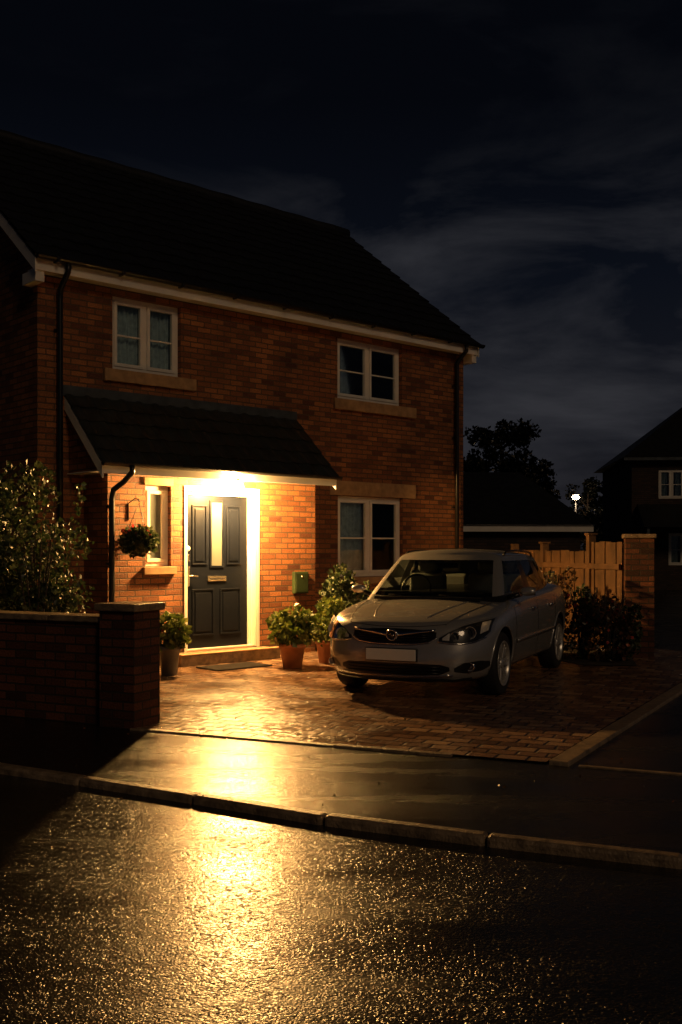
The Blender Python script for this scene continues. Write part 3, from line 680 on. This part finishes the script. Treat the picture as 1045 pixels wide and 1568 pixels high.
for s in (1,-1):
    def mc(cols): return [(a*s,b,c) for a,b,c in cols]
    sd='a' if s>0 else 'b'
    patch('headlight_housing_'+sd,mc([(.46,.598,.622),(.56,.580,.688),(.66,.575,.735),(.76,.588,.765),(.82,.62,.782),(.852,.67,.792)]),M_trim,.004,rows=6)
    patch('headlight_rim_'+sd,mc([(.45,.583,.596),(.56,.565,.577),(.66,.560,.571),(.76,.575,.586),(.83,.615,.626)]),M_chrome,.010,rows=1,thick=.006)
    for j,(x,z,r) in enumerate(((.605,.640,.046),(.725,.672,.062))):
        h=bvh.ray_cast(Vector((x*s,-2,z)),Vector((0,1,0)))
        if h[0]:
            y=h[0].y
            lathe('reflector_%s_%d'%(sd,j+1),[(r,-.010),(r*.95,-.012),(r*.8,.012),(r*.45,.022),(0,.024)],M_refl,car,seg=24,axis='y',loc=(x*s,y-.014,z))
            lathe('bulb_%s_%d'%(sd,j+1),[(r*.42,.006),(r*.36,-.012),(0,-.02)],M_cover,car,seg=16,axis='y',loc=(x*s,y-.008,z))
    patch('headlight_reflector_strip_'+sd,mc([(.49,.602,.622),(.545,.598,.665),(.553,.598,.668)]),M_refl,.007,rows=2)
    patch('indicator_'+sd,mc([(.79,.655,.762),(.838,.685,.772)]),M_refl,.008,rows=2)
    patch('headlight_lens_'+sd,mc([(.455,.593,.625),(.56,.573,.692),(.66,.568,.739),(.76,.581,.769),(.82,.615,.785),(.856,.665,.795)]),M_cover,.036,rows=6)
    patch('fog_recess_'+sd,mc([(.60,.30,.335),(.68,.285,.385),(.80,.30,.40),(.845,.335,.385)]),M_trim,.004)
    h=bvh.ray_cast(Vector((.73*s,-2,.342)),Vector((0,1,0))); y=h[0].y
    lathe('fog_ring_'+sd,[(.046,.01),(.046,-.014),(.038,-.016),(.034,-.004)],M_chrome,car,seg=22,axis='y',loc=(.73*s,y-.006,.342))
    lathe('fog_lens_'+sd,[(.035,-.006),(.02,-.012),(0,-.014)],M_cover,car,seg=22,axis='y',loc=(.73*s,y-.006,.342))
    lathe('fog_reflector_'+sd,[(.035,-.004),(.02,.006),(0,.008)],M_refl,car,seg=22,axis='y',loc=(.73*s,y-.012,.342))
    for j,y0 in enumerate((1.36,2.36,3.22)):
        patch('door_gap_%s_%d'%(sd,j+1),[(y0,.26,.93),(y0+.009,.26,.93)],M_trim,.0022,rows=14,sub=1,mode='s',side=s)
    patch('sill_gap_'+sd,[(1.36,.262,.270),(3.22,.262,.270)],M_trim,.0022,rows=1,sub=12,mode='s',side=s)
    patch('body_moulding_'+sd,[(1.38,.50,.53),(3.2,.52,.55)],M_paint,.014,rows=2,sub=16,mode='s',side=s,thick=.012)
    for j,y0 in enumerate((2.14,3.0)):
        h=bvh.ray_cast(Vector((2*s,y0,.82)),Vector((-s,0,0)))[0]
        tube('door_handle_%s_%d'%(sd,j+1),[(h.x-.005*s,y0-.09,.82),(h.x+.028*s,y0-.07,.823),(h.x+.032*s,y0,.825),(h.x+.028*s,y0+.07,.823),(h.x-.005*s,y0+.09,.82)],.012,M_chrome,car,seg=8)
    patch('tail_light_'+sd,[(4.05,.72,.98),(4.2,.70,1.0)],M_red,.004,rows=4,mode='s',side=s)
for s in (1,-1):
    P=[]
    for i in range(22):
        t=i/21; x=(.50+.20*t**.7)*s; y=.17+.98*t
        h=bvh.ray_cast(Vector((x,y,3)),Vector((0,0,-1)))
        P.append(h[0]+Vector((0,0,.0005)))
    tube('bonnet_gap_'+('a' if s>0 else 'b'),P,.0035,M_trim,car,seg=4)
    P=[]
    for i in range(16):
        t=i/15; x=(.26+.22*t**.8)*s; y=.22+.88*t
        h=bvh.ray_cast(Vector((x,y,3)),Vector((0,0,-1))); P.append(h[0]+Vector((0,0,-.004)))
    tube('bonnet_crease_'+('a' if s>0 else 'b'),P,.009,M_paint,car,seg=8,radii=[.003]+[.009]*14+[.003])
P=[]
for i in range(25):
    x=-.50+1.0*i/24; h=hitf(x,.722+.03*(x/.5)**2)
    if h: P.append(h+Vector((0,-.0005,.0)))
tube('bonnet_front_gap',P,.0035,M_trim,car,seg=4)
CUT=[]
for s in (1,-1):
    for yy in (.90,3.50):
        c=lathe('arch_cut',[(0,.58*s),(.362,.58*s),(.362,1.2*s),(0,1.2*s)],M_trim,car,seg=48,axis='x',loc=(0,yy,.335)); CUT.append(c)
V=[];F=[]
for c in CUT:
    i=len(V); V+=[tuple(v.co) for v in c.data.vertices]; F+=[tuple(i+k for k in p.vertices) for p in c.data.polygons]
for c in CUT: bpy.data.objects.remove(c)
cut=mk('arch_cutter',V,F,M_trim,car,uv=False)
bm=bmesh.new(); bm.from_mesh(cut.data); bmesh.ops.remove_doubles(bm,verts=bm.verts,dist=1e-5); bmesh.ops.recalc_face_normals(bm,faces=bm.faces); bm.to_mesh(cut.data); bm.free()
bo=lb.modifiers.new('arch','BOOLEAN'); bo.operation='DIFFERENCE'; bo.object=cut; bo.solver='EXACT'
try: bo.material_mode='TRANSFER'
except Exception as e: print(e)
bpy.context.view_layer.update(); dg=bpy.context.evaluated_depsgraph_get()
nm=bpy.data.meshes.new_from_object(lb.evaluated_get(dg)); 
lb.modifiers.clear(); lb.data=nm; bpy.data.objects.remove(cut)
try: nm.set_sharp_from_angle(angle=math.radians(38))
except Exception as e: print(e)
for s in (1,-1):
    for j,yy in enumerate((.90,3.50)):
        P=[]
        for i in range(25):
            a=math.radians(-8+196*i/24); y=yy+.368*math.cos(a); z=.335+.368*math.sin(a)
            h=bvh.ray_cast(Vector((2*s,y,max(z,.22))),Vector((-s,0,0)))
            if h[0]: P.append((h[0].x-.004*s,y,z))
        tube('arch_lip_%s%d'%('a' if s>0 else 'b',j+1),P,.013,M_paint,car,seg=8)
# greenhouse
Gb=[(0,1.00),(.38,1.035),(.735,1.17),(.78,1.235),(.795,1.75),(.80,2.28),(.80,2.36),(.79,3.08),(.785,3.16),(.745,3.62),(.66,4.02),(.58,4.17),(0,4.26)]
Gt=[(0,1.70),(.31,1.72),(.565,1.78),(.59,1.82),(.605,2.05),(.615,2.30),(.615,2.36),(.60,2.98),(.595,3.05),(.56,3.40),(.50,3.68),(.44,3.76),(0,3.84)]
V=[];F=[];fm=[];rings=[]
for k in range(5):
    half=[]
    for i,(b,t) in enumerate(zip(Gb,Gt)):
        zb=.985+.025*(b[1]-1.2)/1.0 if i>2 else (.955,.955,.96)[i]
        if i>9: zb=1.06
        zt=1.375; ze=1.42-.03*max(0,(t[1]-2.4)/1.3)**2
        if i>7: zt=1.35
        z=(.86,zb,(zb+zt)/2,zt,ze)[k]
        if i<3: z=(.86,zb,(zb+1.36)/2,1.395,ze+.005)[k]
        u=(z-.93)/(1.41-.93); bul=.018*4*max(0,u)*(1-min(1,u))
        x=b[0]+(t[0]-b[0])*u+(bul if i>2 and i<11 else 0); y=b[1]+(t[1]-b[1])*u-(bul if i<3 else 0)
        half.append((x,y,z))
    idx=[]
    for p in half+[(-p[0],p[1],p[2]) for p in half[-2:0:-1]]: idx.append(len(V)); V.append(p)
    rings.append(idx)
N=len(rings[0]); n=(N+2)//2
typ=[1,1,0,1,1,2,1,2,1,0,0,1]
for k in range(4):
    for i in range(N):
        ii=i if i<n-1 else N-1-i
        F.append((rings[k][i],rings[k][(i+1)%N],rings[k+1][(i+1)%N],rings[k+1][i])); fm.append(typ[ii] if k in(1,2) else (2 if (k==0) else 0))
m=8;rows=[];ring=rings[4]
for i in range(1,n-1):
    a=ring[i];b=ring[N-i];row=[a]
    for j in range(1,m):
        s=1-2*j/m; row.append(len(V)); V.append((V[a][0]*s,V[a][1],V[a][2]+.065*(V[a][0]/.6)**2*(1-s*s)))
    row.append(b);rows.append(row)
for j in range(m):
    F.append((ring[0],rows[0][j],rows[0][j+1]));fm.append(0);F.append((ring[n-1],rows[-1][j+1],rows[-1][j]));fm.append(0)
for a,b in zip(rows,rows[1:]):
    for j in range(m): F.append((a[j],b[j],b[j+1],a[j+1]));fm.append(0)
gh=mk('cabin',V,F,[M_paint,M_cglass,M_trim],car,smooth=True,fm=fm,uv=False)
gh.modifiers.new('s','SUBSURF').levels=2; gh.modifiers['s'].render_levels=2
bm=bmesh.new(); bm.from_mesh(gh.data); bmesh.ops.recalc_face_normals(bm,faces=bm.faces); bm.to_mesh(gh.data); bm.free()
for s in (1,-1):
    tube('roof_rail_'+('a' if s>0 else 'b'),[(.585*s,1.98,1.415),(.587*s,2.06,1.45),(.59*s,2.5,1.465),(.575*s,3.1,1.45),(.555*s,3.35,1.43),(.55*s,3.43,1.39)],.013,M_trim,car,seg=8)
    bpy.ops.mesh.primitive_cube_add(size=1); o=bpy.context.object; o.name='mirror_'+('a' if s>0 else 'b'); o.parent=car; o.location=(.985*s,1.48,1.03); o.scale=(.23,.11,.15); o.data.materials.append(M_paint)
    for v in o.data.vertices:
        if v.co.y<0: v.co.x*=.75; v.co.z*=.7
        if v.co.x*s>0: v.co.z*=.82
    md=o.modifiers.new('s','SUBSURF'); md.levels=3; md.render_levels=3
    for p in o.data.polygons: p.use_smooth=True
    tube('mirror_stalk_'+('a' if s>0 else 'b'),[(.78*s,1.45,.965),(.90*s,1.47,.995)],.025,M_trim,car,seg=8)
    boxes('mirror_glass_'+('a' if s>0 else 'b'),[(min(.91*s,1.06*s),max(.91*s,1.06*s),1.522,1.527,.985,1.07)],M_chrome,car,0.002)
for k,(x0,x1) in enumerate(((-.55,.05),(.02,.60))):
    tube('wiper_%d'%(k+1),[(x0+.25,1.045,.985),(x0+.1,1.06,.995),(x1,1.115,1.015)],.006,M_trim,car,seg=6)
boxes('windscreen_scuttle',[(-.60,.60,1.02,1.10,.940,.972)],M_trim,car,0.008)
S=[]
for sx in (-.36,.36):
    for (y0,zz) in ((2.05,0),(2.95,-.02)):
        S+=[(sx-.22,sx+.22,y0,y0+.13,.80,1.20+zz),(sx-.12,sx+.12,y0+.02,y0+.11,1.215+zz,1.345+zz)]
st=boxes('seats',S,M_seat,car,0.045)
st.modifiers['b'].segments=4
boxes('dashboard',[(-.70,.70,1.28,1.62,.93,1.015)],M_trim,car,0.03)
tc=[(-.36+.17*math.cos(a),1.70+.05*math.sin(a),1.03+.16*math.sin(a)) for a in np.linspace(0,2*math.pi,28)]
tube('steering_wheel',tc,.013,M_trim,car,seg=8)
boxes('rear_view_mirror',[(-.12,.12,1.74,1.76,1.27,1.33)],M_trim,car,0.01)
def wheel(name,s,yy,steer=0):
    e=empty(name,(.775*s,yy,.318)); e.parent=car; e.rotation_euler=(0,0,steer)
    lathe('tyre',[(.215,-.10),(.27,-.108),(.305,-.10),(.318,-.08),(.32,0),(.318,.08),(.305,.10),(.27,.108),(.215,.10)],M_rub,e,seg=48,axis='x')
    lathe('rim_barrel',[(.222,-.10*s),(.214,-.09*s),(.205,0),(.208,.07*s),(.222,.098*s),(.232,.106*s),(.226,.112*s),(.212,.10*s),(.203,.07*s)],M_alloy,e,seg=48,axis='x')
    lathe('brake_disc',[(0,.0),(.15,.0),(.15,.02*s),(0,.02*s)],M_steel,e,seg=32,axis='x',smooth=False)
    V=[];F=[]
    for k in range(7):
        for dd in (-.17,.17):
            a=2*math.pi*k/7; a2=a+dd; r0,r1=.045,.214
            p0=(r0*math.cos(a+dd*.6),r0*math.sin(a+dd*.6)); p1=(r1*math.cos(a2),r1*math.sin(a2))
            tx,tz=-math.sin(a2),math.cos(a2)
            i=len(V)
            for (p,w,xo) in ((p0,.014,.085),(p1,.011,.092)):
                for (dx,q) in ((xo,-w),(xo,w),(xo-.03,w),(xo-.03,-w)):
                    V.append((dx*s,p[0]+tx*q,p[1]+tz*q))
            F+=[(i,i+1,i+5,i+4),(i+1,i+2,i+6,i+5),(i+2,i+3,i+7,i+6),(i+3,i,i+4,i+7),(i,i+3,i+2,i+1),(i+4,i+5,i+6,i+7)]
    mk('spokes',V,F,M_alloy,e,bevel=.004,uv=False)
    lathe('hub_cap',[(0,.10*s),(.04,.098*s),(.055,.088*s),(.058,.05*s)],M_alloy,e,seg=24,axis='x')
for s in (1,-1):
    wheel('front_wheel_'+('a' if s>0 else 'b'),s,.90); wheel('rear_wheel_'+('a' if s>0 else 'b'),s,3.50)
boxes('underbody',[(-.55,.55,.3,4.1,.17,.24)],M_trim,car,0.02)

# ============================================================ WORLD + FILL LIGHT
w=bpy.data.worlds.new('World'); scene.world=w; w.use_nodes=True; t=w.node_tree; t.nodes.clear()
def wn(typ,**kw):
    nd=t.nodes.new(typ)
    for k,v in kw.items():
        if k.startswith('_'): setattr(nd,k[1:],v)
        else: nd.inputs[k.replace('__',' ')].default_value=v
    return nd
def wramp(src,st):
    c=wn('ShaderNodeValToRGB'); t.links.new(src,c.inputs[0])
    while len(c.color_ramp.elements)<len(st): c.color_ramp.elements.new(.5)
    for e,(p,q) in zip(c.color_ramp.elements,st): e.position=p; e.color=q if len(q)==4 else (*q,1)
    return c.outputs[0]
def wmix(a,b,mode):
    m_=wn('ShaderNodeMix',_data_type='RGBA',_blend_type=mode); m_.inputs[0].default_value=1; t.links.new(a,m_.inputs[6]); t.links.new(b,m_.inputs[7]); return m_.outputs[2]
out=wn('ShaderNodeOutputWorld'); bg=wn('ShaderNodeBackground',Strength=1.0)
tc=wn('ShaderNodeTexCoord'); sep=wn('ShaderNodeSeparateXYZ'); t.links.new(tc.outputs['Generated'],sep.inputs[0])
base=wramp(sep.outputs['Z'],[(0.0,(.0125,.0115,.0140)),(.10,(.0080,.0086,.0120)),(.25,(.0032,.0044,.0080)),(.40,(.0013,.0018,.0034)),(1.0,(.0008,.0009,.0014))])
mp=wn('ShaderNodeMapping'); mp.inputs['Scale'].default_value=(1.5,1.5,5.0); mp.inputs['Rotation'].default_value=(.10,.30,.3); mp.inputs['Location'].default_value=(.35,.1,.25); t.links.new(tc.outputs['Generated'],mp.inputs[0])
nz=wn('ShaderNodeTexNoise',Scale=2.6,Detail=9.0,Roughness=.58,Distortion=.35); t.links.new(mp.outputs[0],nz.inputs['Vector'])
cl_=wramp(nz.outputs['Fac'],[(.45,(0,0,0)),(.72,(.024,.0235,.0255))])
m1=wramp(sep.outputs['Z'],[(0.0,g(.8)),(.28,g(.9)),(.37,g(.18)),(1.0,g(.04))])
ax=wn('ShaderNodeMath',_operation='ADD'); t.links.new(sep.outputs['X'],ax.inputs[0]); ax.inputs[1].default_value=.5
m2=wramp(ax.outputs[0],[(.22,g(.25)),(.58,g(1.0))])
cloud=wmix(wmix(cl_,m1,'MULTIPLY'),m2,'MULTIPLY')
t.links.new(wmix(base,cloud,'ADD'),bg.inputs['Color']); t.links.new(bg.outputs[0],out.inputs[0])
sd=bpy.data.lights.new('warm_fill','SUN'); sd.energy=.235; sd.color=(1.0,.67,.39); sd.angle=math.radians(12)  # warm fill added to lift the facade and car; no sun at night
so=bpy.data.objects.new('warm_fill',sd); COL.objects.link(so)
so.rotation_euler=Vector((.42,-.74,.5)).to_track_quat('Z','Y').to_euler(); so.location=(5,-10,20)

# ============================================================ CAMERA
cd=bpy.data.cameras.new('camera'); co=bpy.data.objects.new('camera',cd); COL.objects.link(co)
co.location=(0,0,1.5); co.rotation_euler=(math.radians(90),0,0)
cd.sensor_fit='VERTICAL'; cd.sensor_height=24; cd.lens=24; cd.shift_y=.0357; cd.clip_end=2000; cd.clip_start=.05
scene.camera=co
